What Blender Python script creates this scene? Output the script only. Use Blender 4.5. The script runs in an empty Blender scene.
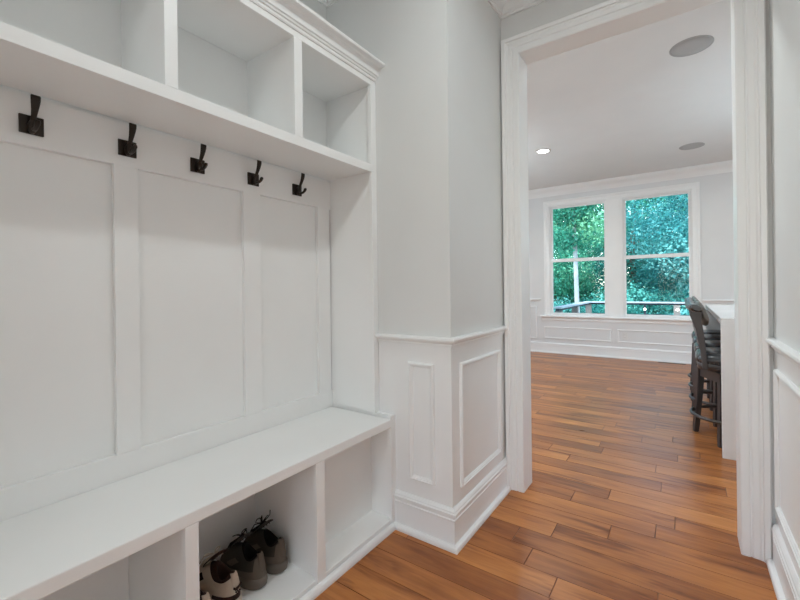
import bpy, bmesh, math, random
import numpy as np
from mathutils import Vector, Matrix
random.seed(7)
sc = bpy.context.scene
C = sc.collection
PI = math.pi

# ------------------------------------------------------------------ materials
def new_mat(name):
    m = bpy.data.materials.new(name); m.use_nodes = True
    nt = m.node_tree
    return m, nt, nt.nodes['Principled BSDF']

def setp(b, **k):
    for n, v in k.items():
        b.inputs[n.replace('_', ' ')].default_value = v

def paint(name, col, rough=.5, bump=.02, scale=220, spec=.4, var=.015):
    m, nt, b = new_mat(name)
    tc = nt.nodes.new('ShaderNodeTexCoord')
    n = nt.nodes.new('ShaderNodeTexNoise'); n.inputs['Scale'].default_value = 3.0; n.inputs['Detail'].default_value = 4
    nt.links.new(tc.outputs['Object'], n.inputs['Vector'])
    r = nt.nodes.new('ShaderNodeValToRGB')
    r.color_ramp.elements[0].position = .3; r.color_ramp.elements[1].position = .7
    r.color_ramp.elements[0].color = (*[c*(1-var) for c in col], 1)
    r.color_ramp.elements[1].color = (*[min(1, c*(1+var)) for c in col], 1)
    nt.links.new(n.outputs['Fac'], r.inputs['Fac']); nt.links.new(r.outputs['Color'], b.inputs['Base Color'])
    n2 = nt.nodes.new('ShaderNodeTexNoise'); n2.inputs['Scale'].default_value = scale; n2.inputs['Detail'].default_value = 2
    nt.links.new(tc.outputs['Object'], n2.inputs['Vector'])
    bp = nt.nodes.new('ShaderNodeBump'); bp.inputs['Strength'].default_value = bump; bp.inputs['Distance'].default_value = .002
    nt.links.new(n2.outputs['Fac'], bp.inputs['Height']); nt.links.new(bp.outputs['Normal'], b.inputs['Normal'])
    setp(b, Roughness=rough, Specular_IOR_Level=spec)
    return m

M = {}
M['wall'] = paint('wall_paint', (.75, .755, .745), .6, .05, 160, .3)
M['ceil'] = paint('ceiling_paint', (.80, .80, .79), .8, .05, 120, .2)
M['trim'] = paint('white_trim_enamel', (.89, .893, .89), .32, .02, 60, .45)
M['cab'] = paint('white_cabinet_enamel', (.92, .923, .915), .38, .02, 60, .4)
M['far'] = paint('pale_room_paint', (.76, .76, .76), .6, .05, 160, .3)
M['quartz'] = paint('pale_quartz', (.86, .86, .86), .25, .0, 60, .5, .04)
M['bronze'] = paint('oil_rubbed_bronze', (.035, .026, .020), .38, .08, 90, .5, .25)
M['bronze'].node_tree.nodes['Principled BSDF'].inputs['Metallic'].default_value = .55
M['stoolwood'] = paint('charcoal_stained_wood', (.052, .043, .043), .38, .1, 70, .5, .25)
M['leather'] = paint('dark_leather', (.045, .047, .052), .26, .25, 180, .5, .2)
M['backleather'] = paint('brown_leather', (.12, .105, .09), .35, .25, 180, .5, .2)
M['iron'] = paint('dark_iron', (.10, .09, .085), .3, .05, 90, .5, .2)
M['iron'].node_tree.nodes['Principled BSDF'].inputs['Metallic'].default_value = .8
M['grille'] = paint('speaker_grille', (.47, .465, .46), .7, .3, 900, .2)
M['ventmetal'] = paint('brown_vent_metal', (.10, .055, .03), .4, .05, 90, .4)
M['plastic'] = paint('white_plastic', (.74, .735, .72), .35, .0, 60, .4)
M['slot'] = paint('dark_slot', (.03, .03, .03), .6)
M['deckwood'] = paint('grey_deck_wood', (.30, .27, .25), .7, .3, 40, .2, .15)
M['deckrail'] = paint('pale_deck_rail', (.55, .60, .64), .5, .1, 40, .3, .1)
M['darkrail'] = paint('dark_rail_metal', (.05, .06, .08), .5, .1, 40, .3, .1)
M['bark'] = paint('brown_bark', (.16, .12, .09), .9, .6, 18, .1, .4)
M['palebark'] = paint('pale_grey_bark', (.42, .46, .48), .9, .6, 14, .1, .25)
M['siding'] = paint('white_siding', (.85, .85, .85), .6, .1, 10, .2)
M['roofing'] = paint('grey_shingles', (.25, .25, .27), .9, .4, 10, .2, .2)
M['grass'] = paint('lawn', (.06, .16, .09), .9, .6, 30, .1, .4)
# shoes
M['cream'] = paint('cream_suede', (.62, .51, .41), .75, .4, 300, .2, .08)
M['creamsole'] = paint('cream_rubber', (.50, .43, .36), .55, .1, 100, .3, .05)
M['mocha'] = paint('dark_brown_suede', (.040, .020, .016), .8, .4, 300, .2, .2)
M['dkup'] = paint('charcoal_brown_mesh', (.055, .047, .04), .7, .7, 420, .25, .3)
M['dkpanel'] = paint('grey_brown_nubuck', (.145, .118, .096), .75, .4, 300, .2, .2)
M['dksole'] = paint('taupe_rubber', (.155, .13, .108), .55, .1, 100, .3, .1)
M['dkline'] = paint('black_lining', (.012, .011, .011), .9, .3, 300, .1, .2)
M['dklace'] = paint('black_lace', (.012, .012, .012), .8, .3, 500, .2)
M['crlace'] = paint('cream_lace', (.60, .53, .44), .8, .3, 500, .2)

def emit(name, col, s):
    m, nt, b = new_mat(name)
    setp(b, Base_Color=(*col, 1), Emission_Color=(*col, 1), Emission_Strength=s)
    return m
M['lens'] = emit('lit_lens', (1, .97, .92), 12)
M['solar'] = emit('lit_deck_lamp', (1, .96, .9), 8)

def glass_mat():
    m = bpy.data.materials.new('window_glass'); m.use_nodes = True
    nt = m.node_tree; nt.nodes.clear()
    o = nt.nodes.new('ShaderNodeOutputMaterial'); mx = nt.nodes.new('ShaderNodeMixShader')
    t = nt.nodes.new('ShaderNodeBsdfTransparent'); t.inputs['Color'].default_value = (.93, .98, .98, 1)
    g = nt.nodes.new('ShaderNodeBsdfGlossy'); g.inputs['Roughness'].default_value = .02
    fr = nt.nodes.new('ShaderNodeFresnel'); fr.inputs['IOR'].default_value = 1.13
    nt.links.new(fr.outputs[0], mx.inputs[0]); nt.links.new(t.outputs[0], mx.inputs[1]); nt.links.new(g.outputs[0], mx.inputs[2])
    nt.links.new(mx.outputs[0], o.inputs['Surface'])
    return m
M['glass'] = glass_mat()

def floor_mat():
    m, nt, b = new_mat('hickory_planks')
    at = nt.nodes.new('ShaderNodeAttribute'); at.attribute_name = 'plank'
    tc = nt.nodes.new('ShaderNodeTexCoord')
    sep = nt.nodes.new('ShaderNodeSeparateColor'); nt.links.new(at.outputs['Color'], sep.inputs[0])
    # every plank reads its own stretch of grain
    off = nt.nodes.new('ShaderNodeVectorMath'); off.operation = 'SCALE'; off.inputs['Scale'].default_value = 40
    nt.links.new(at.outputs['Color'], off.inputs[0])
    add = nt.nodes.new('ShaderNodeVectorMath'); add.operation = 'ADD'
    nt.links.new(tc.outputs['Object'], add.inputs[0]); nt.links.new(off.outputs[0], add.inputs[1])
    def noise(sx, sy, scale, det, rough=.55, dist=0):
        mp = nt.nodes.new('ShaderNodeMapping'); mp.inputs['Scale'].default_value = (sx, sy, 1)
        nt.links.new(add.outputs[0], mp.inputs['Vector'])
        n = nt.nodes.new('ShaderNodeTexNoise'); n.inputs['Scale'].default_value = scale
        n.inputs['Detail'].default_value = det; n.inputs['Roughness'].default_value = rough; n.inputs['Distortion'].default_value = dist
        nt.links.new(mp.outputs[0], n.inputs['Vector'])
        return n
    g1 = noise(1.2, 14, 3.0, 6, .6, .6)     # long grain
    g2 = noise(1.0, 3.0, 2.2, 4, .5, .3)    # cloudy figure
    ramp = nt.nodes.new('ShaderNodeValToRGB'); e = ramp.color_ramp.elements
    e[0].position = .0; e[0].color = (.13, .036, .009, 1)
    e[1].position = 1.; e[1].color = (.68, .285, .085, 1)
    k = e.new(.35); k.color = (.29, .092, .024, 1)
    k = e.new(.65); k.color = (.48, .175, .045, 1)
    def math_(op, a, bb):
        n = nt.nodes.new('ShaderNodeMath'); n.operation = op
        for i, v in enumerate((a, bb)):
            if isinstance(v, (int, float)): n.inputs[i].default_value = v
            else: nt.links.new(v, n.inputs[i])
        return n.outputs[0]
    t = math_('MULTIPLY', sep.outputs[0], .36)
    t = math_('ADD', t, math_('MULTIPLY', g1.outputs['Fac'], .55))
    t = math_('ADD', t, math_('MULTIPLY', g2.outputs['Fac'], .85))
    g3 = noise(1.3, 9, 1.5, 4, .6, .5)      # dark mineral streaks
    mr = nt.nodes.new('ShaderNodeMapRange'); mr.interpolation_type = 'SMOOTHSTEP'
    mr.inputs['From Min'].default_value = .52; mr.inputs['From Max'].default_value = .72; mr.inputs['To Max'].default_value = .42
    nt.links.new(g3.outputs['Fac'], mr.inputs['Value'])
    t = math_('SUBTRACT', t, mr.outputs['Result'])
    t = math_('SUBTRACT', t, .33)
    nt.links.new(t, ramp.inputs['Fac'])
    nt.links.new(ramp.outputs['Color'], b.inputs['Base Color'])
    scr = noise(.9, 9, 2.6, 2, .5, .4)
    h = math_('ADD', math_('MULTIPLY', scr.outputs['Fac'], 1.0), math_('MULTIPLY', g1.outputs['Fac'], .25))
    bp = nt.nodes.new('ShaderNodeBump'); bp.inputs['Strength'].default_value = .30; bp.inputs['Distance'].default_value = .004
    nt.links.new(h, bp.inputs['Height']); nt.links.new(bp.outputs['Normal'], b.inputs['Normal'])
    rr = nt.nodes.new('ShaderNodeMapRange'); rr.inputs['To Min'].default_value = .24; rr.inputs['To Max'].default_value = .38
    nt.links.new(g2.outputs['Fac'], rr.inputs['Value']); nt.links.new(rr.outputs['Result'], b.inputs['Roughness'])
    setp(b, Specular_IOR_Level=.42)
    return m
M['floor'] = floor_mat()

def leaf_mat(name, dark, mid, light):
    m, nt, b = new_mat(name)
    at = nt.nodes.new('ShaderNodeAttribute'); at.attribute_name = 'leaf'
    ramp = nt.nodes.new('ShaderNodeValToRGB'); e = ramp.color_ramp.elements
    e[0].color = (*dark, 1); e[1].color = (*light, 1); k = e.new(.5); k.color = (*mid, 1)
    nt.links.new(at.outputs['Fac'], ramp.inputs['Fac'])
    nt.links.new(ramp.outputs['Color'], b.inputs['Base Color'])
    tr = nt.nodes.new('ShaderNodeBsdfTranslucent'); nt.links.new(ramp.outputs['Color'], tr.inputs['Color'])
    mx = nt.nodes.new('ShaderNodeMixShader'); mx.inputs[0].default_value = .22
    o = nt.nodes['Material Output']
    nt.links.new(b.outputs[0], mx.inputs[1]); nt.links.new(tr.outputs[0], mx.inputs[2]); nt.links.new(mx.outputs[0], o.inputs['Surface'])
    setp(b, Roughness=.5, Specular_IOR_Level=.2)
    return m
M['leaf'] = leaf_mat('teal_green_leaves', (.006, .085, .08), (.045, .32, .27), (.24, .70, .58))
M['leafb'] = leaf_mat('bluish_leaves', (.008, .09, .105), (.05, .31, .31), (.26, .68, .65))
M['leafg'] = leaf_mat('fresh_green_leaves', (.01, .10, .07), (.06, .36, .24), (.32, .72, .42))

# ------------------------------------------------------------------ geometry helpers
def bx(bm, x0, x1, y0, y1, z0, z1, bev=0, mi=0):
    r = bmesh.ops.create_cube(bm, size=1)
    vs = r['verts']
    for v in vs:
        v.co = Vector(((x0+x1)/2+v.co.x*(x1-x0), (y0+y1)/2+v.co.y*(y1-y0), (z0+z1)/2+v.co.z*(z1-z0)))
    fs = set(f for v in vs for f in v.link_faces)
    for f in fs: f.material_index = mi
    if bev:
        es = list(set(e for v in vs for e in v.link_edges))
        bmesh.ops.bevel(bm, geom=es, offset=bev, segments=2, affect='EDGES', profile=.5)

def sweep(bm, path, n, prof, closed=False, mi=0):
    """profile (a, b): a runs to the left of the path as seen down -n, b along n; mitred corners"""
    n = Vector(n).normalized(); P = [Vector(p) for p in path]; N = len(P); rings = []
    for i in range(N):
        d0 = d1 = None
        if closed or i > 0: d0 = (P[i]-P[(i-1) % N]).normalized()
        if closed or i < N-1: d1 = (P[(i+1) % N]-P[i]).normalized()
        l0 = n.cross(d0) if d0 else None; l1 = n.cross(d1) if d1 else None
        if l0 and l1: mtr = (l0+l1)/(1+l0.dot(l1))
        else: mtr = l0 or l1
        rings.append([bm.verts.new(P[i]+mtr*a+n*b) for a, b in prof])
    K = len(prof)
    for i in range(N if closed else N-1):
        A, B = rings[i], rings[(i+1) % N]
        for j in range(K):
            f = bm.faces.new((A[j], A[(j+1) % K], B[(j+1) % K], B[j])); f.material_index = mi
    if not closed:
        bm.faces.new(rings[0][::-1]); bm.faces.new(rings[-1])

def tube(bm, pts, rad, seg=8, closed=False, mi=0, flat=1.0, smooth=True):
    P = [Vector(p) for p in pts]; N = len(P); rings = []
    up = None
    for i in range(N):
        if closed: t = (P[(i+1) % N]-P[(i-1) % N]).normalized()
        else: t = (P[min(i+1, N-1)]-P[max(i-1, 0)]).normalized()
        if up is None:
            up = Vector((0, 0, 1)) if abs(t.z) < .9 else Vector((1, 0, 0))
        up = (up-t*up.dot(t)).normalized(); s = t.cross(up)
        r = rad[i] if isinstance(rad, (list, tuple)) else rad
        rings.append([bm.verts.new(P[i]+(s*math.cos(2*PI*k/seg)+up*flat*math.sin(2*PI*k/seg))*r) for k in range(seg)])
    for i in range(N if closed else N-1):
        A, B = rings[i], rings[(i+1) % N]
        for k in range(seg):
            f = bm.faces.new((A[k], A[(k+1) % seg], B[(k+1) % seg], B[k])); f.smooth = smooth; f.material_index = mi
    if not closed:
        bm.faces.new(rings[0][::-1]).material_index = mi; bm.faces.new(rings[-1]).material_index = mi

def lathe(bm, prof, cx, cy, seg=32, mi=0, smooth=True):
    rings = [[bm.verts.new((cx+r*math.cos(2*PI*k/seg), cy+r*math.sin(2*PI*k/seg), z)) for k in range(seg)] for r, z in prof]
    for A, B in zip(rings, rings[1:]):
        for k in range(seg):
            f = bm.faces.new((A[k], A[(k+1) % seg], B[(k+1) % seg], B[k])); f.smooth = smooth; f.material_index = mi
    bm.faces.new(rings[0][::-1]).material_index = mi; bm.faces.new(rings[-1]).material_index = mi

def loft(bm, sections, mi=0, smooth=True, cap=True):
    rings = [[bm.verts.new(p) for p in s] for s in sections]; K = len(rings[0])
    for A, B in zip(rings, rings[1:]):
        for k in range(K):
            f = bm.faces.new((A[k], A[(k+1) % K], B[(k+1) % K], B[k])); f.smooth = smooth; f.material_index = mi
    if cap:
        bm.faces.new(rings[0][::-1]).material_index = mi; bm.faces.new(rings[-1]).material_index = mi

def BM(): return bmesh.new()

def obj(name, bm, mats, parent=None, label=None, recalc=True):
    if recalc: bmesh.ops.recalc_face_normals(bm, faces=bm.faces)
    me = bpy.data.meshes.new(name); bm.to_mesh(me); bm.free()
    for m in (mats if isinstance(mats, (list, tuple)) else [mats]): me.materials.append(M[m])
    o = bpy.data.objects.new(name, me); C.objects.link(o)
    if parent is not None: o.parent = parent
    if label: o['label'] = label
    return o

def tag(o, label, cat, group=None, kind=None):
    o['label'] = label; o['category'] = cat
    if group: o['group'] = group
    if kind: o['kind'] = kind
    return o

def struct(name, bm, mats, label, cat): return tag(obj(name, bm, mats), label, cat, kind='structure')

def thing(name, label, cat, loc=(0, 0, 0), rz=0, group=None):
    o = bpy.data.objects.new(name, None); C.objects.link(o)
    o.empty_display_size = .05
    o.location = loc; o.rotation_euler = (0, 0, rz)
    return tag(o, label, cat, group)

def copy_tree(o, parent=None):
    c = o.copy(); C.objects.link(c)
    if parent is not None: c.parent = parent
    for ch in list(o.children): copy_tree(ch, c)
    return c

# ------------------------------------------------------------------ measured layout (metres; camera stands at x=0 y=0)
H = 1.12
XL, XU, XB, XC = -1.5017, -1.2114, -1.1171, -.8179       # back board, upper front, bench front, corner wall
YW, YD, YD2, YF = 1.5451, 2.1837, 2.3000, 6.9768          # locker end wall, doorway wall front/back, far wall
XR = .2960                                               # right wall of the hall
DL, DR, DH = -.7150, .1870, 2.3834                        # doorway opening
CEIL = 2.745
Y0 = -.395                                               # left end of the locker
RX0, RX1 = -3.4, 3.3                                      # room beyond

# ------------------------------------------------------------------ floor: real planks running across the view
def build_floor():
    bm = BM(); lay = bm.loops.layers.float_color.new('plank')
    rnd = random.Random(11); pitch = .1225; yb = 2.3435
    known = {-1: [-.491], 0: [-.333], -2: [-.112], 2: [-.108], 4: [-.145], -3: [-.283], -6: [-.535], -7: [-.405, .22], 3: [-.62], 1: [-.80, .31]}
    k0 = int((-2.5-yb)//pitch); k1 = int((YF-yb)//pitch)+1
    for k in range(k0, k1+1):
        a = yb+k*pitch; b_ = min(a+pitch, YF+.02)
        if b_-a < .01: continue
        lo, hi = (-1.55, .5) if a < 2.18 else (RX0-.02, RX1+.02)
        js = list(known.get(k, []))
        x = (min(js) if js else lo+rnd.uniform(.2, 1.0))
        left = x
        while left > lo:
            left -= rnd.choice((.45, .62, .8, 1.0, 1.25)); js.append(left)
        x = max(js)
        while x < hi:
            x += rnd.choice((.45, .62, .8, 1.0, 1.25)); js.append(x)
        js = sorted(set([lo, hi]+[j for j in js if lo+.05 < j < hi-.05]))
        for x0, x1 in zip(js, js[1:]):
            g = .0014; d = .0018
            t = rnd.random(); col = (t, rnd.random(), rnd.random(), 1)
            top = [(x0+g*1.5, a+g), (x1-g*1.5, a+g), (x1-g*1.5, b_-g), (x0+g*1.5, b_-g)]
            low = [(x0, a), (x1, a), (x1, b_), (x0, b_)]
            tv = [bm.verts.new((*p, 0)) for p in top]; lv = [bm.verts.new((*p, -d)) for p in low]
            fs = [bm.faces.new(tv)]
            for i in range(4): fs.append(bm.faces.new((lv[i], lv[(i+1) % 4], tv[(i+1) % 4], tv[i])))
            for i_, f in enumerate(fs):
                for l in f.loops: l[lay] = col if i_ == 0 else (-.6, col[1], col[2], 1)
    # slab underneath so the floor is solid
    n0 = len(bm.faces)
    bx(bm, -1.56, .5, -2.55, 2.25, -.10, -.0017); bx(bm, RX0-.02, RX1+.02, 2.2, YF+.02, -.10, -.0017)
    bm.faces.ensure_lookup_table()
    for f in bm.faces[n0:]:
        for l in f.loops: l[lay] = (.05, .5, .5, 1)
    return struct('floor', bm, 'floor', 'glossy hand-scraped orange-brown hardwood plank floor', 'floor')
build_floor()

# ------------------------------------------------------------------ walls and ceiling
b = BM(); bx(b, -1.7, XL-.032, -2.5, YW+.1, 0, CEIL); struct('wall_left', b, 'wall', 'pale grey hall wall behind the mudroom locker', 'wall')
b = BM(); bx(b, XL-.032, XC, -.5, Y0-.001, 0, CEIL); bx(b, XL-.032, XC, -2.5, -.5, 0, CEIL)
struct('wall_near', b, 'wall', 'pale grey hall wall at the near end of the locker', 'wall')
b = BM(); bx(b, XL-.032, XC, YW, YD, .88, CEIL); bx(b, XL-.032, XC, YW, YD, 0, .88, 0, 1); struct('wall_corner', b, ['wall', 'trim'], 'pale grey wall corner between the locker and the doorway', 'wall')
b = BM()
bx(b, RX0, DL-.02, YD, YD2, 0, CEIL); bx(b, DR+.02, RX1, YD, YD2, 0, CEIL); bx(b, DL-.02, DR+.02, YD, YD2, DH+.02, CEIL)
struct('wall_doorway', b, 'wall', 'pale grey wall around the tall cased doorway', 'wall')
b = BM(); bx(b, XR, XR+.12, -2.5, YD, .88, CEIL); bx(b, XR, XR+.12, -2.5, YD, 0, .88, 0, 1); struct('wall_right', b, ['wall', 'trim'], 'pale grey panelled hall wall at the right edge', 'wall')
b = BM(); bx(b, -1.7, -.76, -2.62, -2.5, 0, CEIL); bx(b, .23, XR+.12, -2.62, -2.5, 0, CEIL); bx(b, -.76, .23, -2.62, -2.5, 2.2, CEIL); struct('wall_back', b, 'wall', 'pale grey hall wall behind the camera', 'wall')
SW = (2.75, 4.3, .70, 2.35)
def side_wall(x0, x1):
    b = BM()
    bx(b, x0, x1, YD2-.11, SW[0], 0, CEIL); bx(b, x0, x1, SW[1], YF+.16, 0, CEIL); bx(b, x0, x1, SW[0], SW[1], 0, SW[2]); bx(b, x0, x1, SW[0], SW[1], SW[3], CEIL)
    return b
b = side_wall(RX0-.12, RX0); struct('wall_room_left', b, 'far', 'white left wall of the room beyond the doorway', 'wall')
b = side_wall(RX1, RX1+.12); struct('wall_room_right', b, 'far', 'white right wall of the room beyond the doorway', 'wall')
# far wall with two window openings
WL, WR = (-1.815, -.955), (-.742, .118); WZ0, WZ1 = .628, 2.440
b = BM(); y0, y1 = YF, YF+.16
bx(b, RX0, WL[0], y0, y1, 0, CEIL); bx(b, WL[1], WR[0], y0, y1, 0, CEIL); bx(b, WR[1], RX1, y0, y1, 0, CEIL)
for w in (WL, WR):
    bx(b, w[0], w[1], y0, y1, 0, WZ0); bx(b, w[0], w[1], y0, y1, WZ1, CEIL)
struct('wall_far', b, 'far', 'white panelled far wall holding the two windows', 'wall')
b = BM(); bx(b, -1.7, XR+.12, -2.62, YD, CEIL, CEIL+.1); bx(b, RX0-.12, RX1+.12, YD, YF+.16, CEIL, CEIL+.1)
struct('ceiling', b, 'ceil', 'smooth white ceiling', 'ceiling')

# ------------------------------------------------------------------ mouldings
BASE = [(0, 0), (-.015, 0), (-.015, .118), (-.0175, .122), (-.0175, .126), (-.013, .129), (-.013, .134), (-.0175, .138), (-.0185, .150), (-.0145, .154), (-.013, .160), (-.008, .166), (-.004, .170), (0, .170)]
SHOE = [(-.015, 0), (-.034, 0), (-.034, .010), (-.031, .018), (-.024, .023), (-.015, .024)]
RAIL = [(0, .862), (-.009, .862), (-.011, .868), (-.011, .873), (-.016, .877), (-.025, .884), (-.028, .892), (-.026, .899), (-.018, .902), (0, .902)]
CROWN = [(0, 2.612), (-.008, 2.612), (-.010, 2.622), (-.016, 2.626), (-.020, 2.640), (-.032, 2.662), (-.055, 2.685), (-.078, 2.700), (-.088, 2.714), (-.092, 2.720), (-.104, 2.724), (-.104, 2.745), (0, 2.745)]
PANEL = [(0, 0), (0, .006), (.003, .012), (.008, .014), (.011, .010), (.015, .010), (.018, .006), (.0215, .004), (.0215, 0)]   # a inward
CASE = [(0, 0), (0, .013), (.006, .017), (.028, .017), (.031, .013), (.036, .013), (.040, .017), (.058, .018), (.064, .022), (.070, .022), (.073, .029), (.090, .031), (.0945, .026), (.0945, 0)]
neg = lambda pr: [(-a, c) for a, c in pr]

def run(name, path, profs, label, cat='trim', mat='trim', z=0, flip=False):
    bm = BM()
    for pr in profs:
        sweep(bm, [(x, y, z) for x, y in path], (0, 0, 1), neg(pr) if flip else pr)
    return struct(name, bm, mat, label, cat)

corner = [(XB-.0, YW), (XC, YW), (XC, YD-.001)]
run('baseboard_corner', corner, [BASE, SHOE], 'tall white stepped baseboard around the wall corner', 'baseboard')
run('trim_1', [(XU, YW), (XC, YW), (XC, YD-.001)], [RAIL], 'white chair rail around the wall corner')
run('baseboard_right', [(XR, YD-.034), (XR, -2.5)], [BASE, SHOE], 'tall white stepped baseboard along the right wall', 'baseboard')
run('trim_2', [(XR, YD-.001), (XR, -2.5)], [RAIL], 'white chair rail along the right wall')
run('trim_3', [(XC, -2.5), (XC, Y0), (XL-.032, Y0), (XL-.032, YW), (XC, YW), (XC, YD), (XR, YD), (XR, -2.5), ], [CROWN], 'white crown moulding around the hall ceiling')
run('trim_4', [(RX0, YD2+.3), (RX0, YF), (RX1, YF), (RX1, YD2+.3)], [CROWN], 'white crown moulding along the far room ceiling')
run('baseboard_far', [(RX0, YF), (RX1, YF)], [BASE, SHOE], 'tall white stepped baseboard under the windows', 'baseboard')
run('trim_5', [(RX0, YF), (-1.975, YF)], [RAIL], 'white chair rail left of the windows')
run('trim_6', [(.215, YF), (RX1, YF)], [RAIL], 'white chair rail right of the windows')

def panels(name, rects, label):
    """rects: list of (origin-axis function, u0,u1,z0,z1, normal)"""
    bm = BM()
    for fn, u0, u1, z0, z1, n in rects:
        path = [Vector(fn(u0, z0)), Vector(fn(u1, z0)), Vector(fn(u1, z1)), Vector(fn(u0, z1))]
        # wind so that the left-hand side is inward
        nn = Vector(n); area = (path[1]-path[0]).cross(path[2]-path[1]).dot(nn)
        if area < 0: path.reverse()
        sweep(bm, path, n, PANEL, True)
    return struct(name, bm, 'trim', label, 'trim')
panels('trim_7', [(lambda u, z: (u, YW, z), -1.037, -.902, .243, .781, (0, -1, 0))], 'narrow white panel moulding on the wall end beside the bench')
panels('trim_8', [(lambda u, z: (XC, u, z), 1.618, 2.089, .230, .781, (1, 0, 0))], 'wide white panel moulding on the wall beside the doorway')
panels('trim_9', [(lambda u, z: (XR, u, z), 1.08, 2.105, .245, .787, (-1, 0, 0)), (lambda u, z: (XR, u, z), -.15, .95, .245, .787, (-1, 0, 0))], 'white panel mouldings on the right wall')
panels('trim_10', [(lambda u, z: (u, YF, z), -1.925, -.905, .240, .438, (0, -1, 0)), (lambda u, z: (u, YF, z), -.825, .19, .240, .438, (0, -1, 0)),
                   (lambda u, z: (u, YF, z), -3.2, -2.04, .225, .778, (0, -1, 0)), (lambda u, z: (u, YF, z), .30, 1.6, .225, .778, (0, -1, 0))], 'white panel mouldings under and beside the windows')

# doorway: jamb lining and casings on both faces
b = BM()
bx(b, DL-.02, DL, YD-.0, YD2, 0, DH+.02); bx(b, DR, DR+.02, YD, YD2, 0, DH+.02); bx(b, DL, DR, YD, YD2, DH, DH+.02)
sweep(b, [(DL, YD, 0), (DL, YD, DH), (DR, YD, DH), (DR, YD, 0)], (0, -1, 0), CASE)
sweep(b, [(DR, YD2, 0), (DR, YD2, DH), (DL, YD2, DH), (DL, YD2, 0)], (0, 1, 0), CASE)
struct('door_1', b, 'trim', 'tall white fluted casing of the open doorway', 'doorway')

# ------------------------------------------------------------------ windows
def window(name, w, label):
    x0, x1 = w
    root = bpy.data.objects.new(name, None); C.objects.link(root); root.location = ((x0+x1)/2, YF+.08, WZ0)
    root.empty_display_size = .1
    tag(root, label, 'window', kind='structure')
    off = Vector(root.location)
    def put(nm, bm, mat):
        for v in bm.verts: v.co -= off
        return obj(nm, bm, mat, root)
    e = .0
    bm = BM()
    bx(bm, x0+e, x0+.012, YF+.002, YF+.158, WZ0, WZ1); bx(bm, x1-.012, x1-e, YF+.002, YF+.158, WZ0, WZ1)
    bx(bm, x0+.012, x1-.012, YF+.002, YF+.158, WZ1-.012, WZ1); bx(bm, x0+.012, x1-.012, YF+.002, YF+.158, WZ0, WZ0+.015)
    put('window_frame', bm, 'trim')
    zm = 1.537; s = .030
    def sash(za, zb, ya, yb, bot, top):
        bm = BM(); xa, xb = x0+.012, x1-.012
        bx(bm, xa, xa+s, ya, yb, za, zb, .003); bx(bm, xb-s, xb, ya, yb, za, zb, .003)
        bx(bm, xa+s, xb-s, ya, yb, za, za+bot, .003); bx(bm, xa+s, xb-s, ya, yb, zb-top, zb, .003)
        sh = put('sash', bm, 'trim')
        bm = BM(); bx(bm, xa+s, xb-s, (ya+yb)/2-.003, (ya+yb)/2+.003, za+bot, zb-top)
        p = put('pane', bm, 'glass'); p.parent = sh
    sash(WZ0+.015, zm+.026, YF+.010, YF+.038, .030, .052)
    sash(zm-.026, WZ1-.012, YF+.042, YF+.070, .052, .026)
    return root
window('window_1', WL, 'left white double-hung window with a pale tree trunk outside')
window('window_2', WR, 'right white double-hung window looking into dense trees')
def added_side_window(name, x0, x1, label):  # unseen windows, added to bring more daylight into the far room
    b = BM()
    n = 3; w = (SW[1]-SW[0])/n
    for i in range(n+1): 
        y = SW[0]+i*w; bx(b, x0, x1, max(SW[0], y-.04), min(SW[1], y+.04), SW[2], SW[3])
    bx(b, x0, x1, SW[0], SW[1], SW[2], SW[2]+.05); bx(b, x0, x1, SW[0], SW[1], SW[3]-.05, SW[3])
    struct(name, b, 'trim', label, 'window')
added_side_window('added_window_left', RX0-.09, RX0-.03, 'unseen triple window added in the left wall to let daylight into the far room')
added_side_window('added_window_right', RX1+.03, RX1+.09, 'unseen triple window added in the right wall to let daylight into the far room')
# casings, mullion board, sill and apron of the window pair
b = BM()
xo0, xo1 = -1.915, .205
WC = [(0, 0), (0, .012), (.006, .016), (.04, .016), (.046, .013), (.06, .015), (.068, .022), (.088, .024), (.092, .018), (.092, 0)]
sweep(b, [(WL[0], YF, WZ0), (WL[0], YF, WZ1), (WR[1], YF, WZ1), (WR[1], YF, WZ0)], (0, -1, 0), WC)
bx(b, WL[1], WR[0], YF-.016, YF, WZ0, WZ1, .003)
bx(b, WL[1]+.03, WR[0]-.03, YF-.020, YF-.015, WZ0, WZ1, .002)
struct('trim_11', b, 'trim', 'white moulded casing around the pair of windows', 'trim')
b = BM()
bx(b, -1.975, .225, YF-.065, YF, .628-.026, .628, .006)
sweep(b, [(-1.95, YF, 0), (.2, YF, 0)], (0, 0, 1), [(0, .54), (-.012, .54), (-.014, .548), (-.020, .552), (-.020, .562), (-.014, .566), (-.014, .588), (-.024, .594), (-.030, .602), (0, .602)])
struct('trim_12', b, 'trim', 'white window sill and apron under both windows', 'trim')

b = BM()
for x0, x1, z0, z1 in ((-.76, -.68, .01, 2.2), (.15, .23, .01, 2.2), (-.68, .15, .01, .22), (-.68, .15, 2.1, 2.2), (-.68, .15, 1.10, 1.13)): bx(b, x0, x1, -2.58, -2.54, z0, z1, .003)
struct('added_back_door', b, 'trim', 'unseen white door frame added behind the camera to let daylight in', 'door')  # out-of-view door opening added so daylight fills the hall
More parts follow.
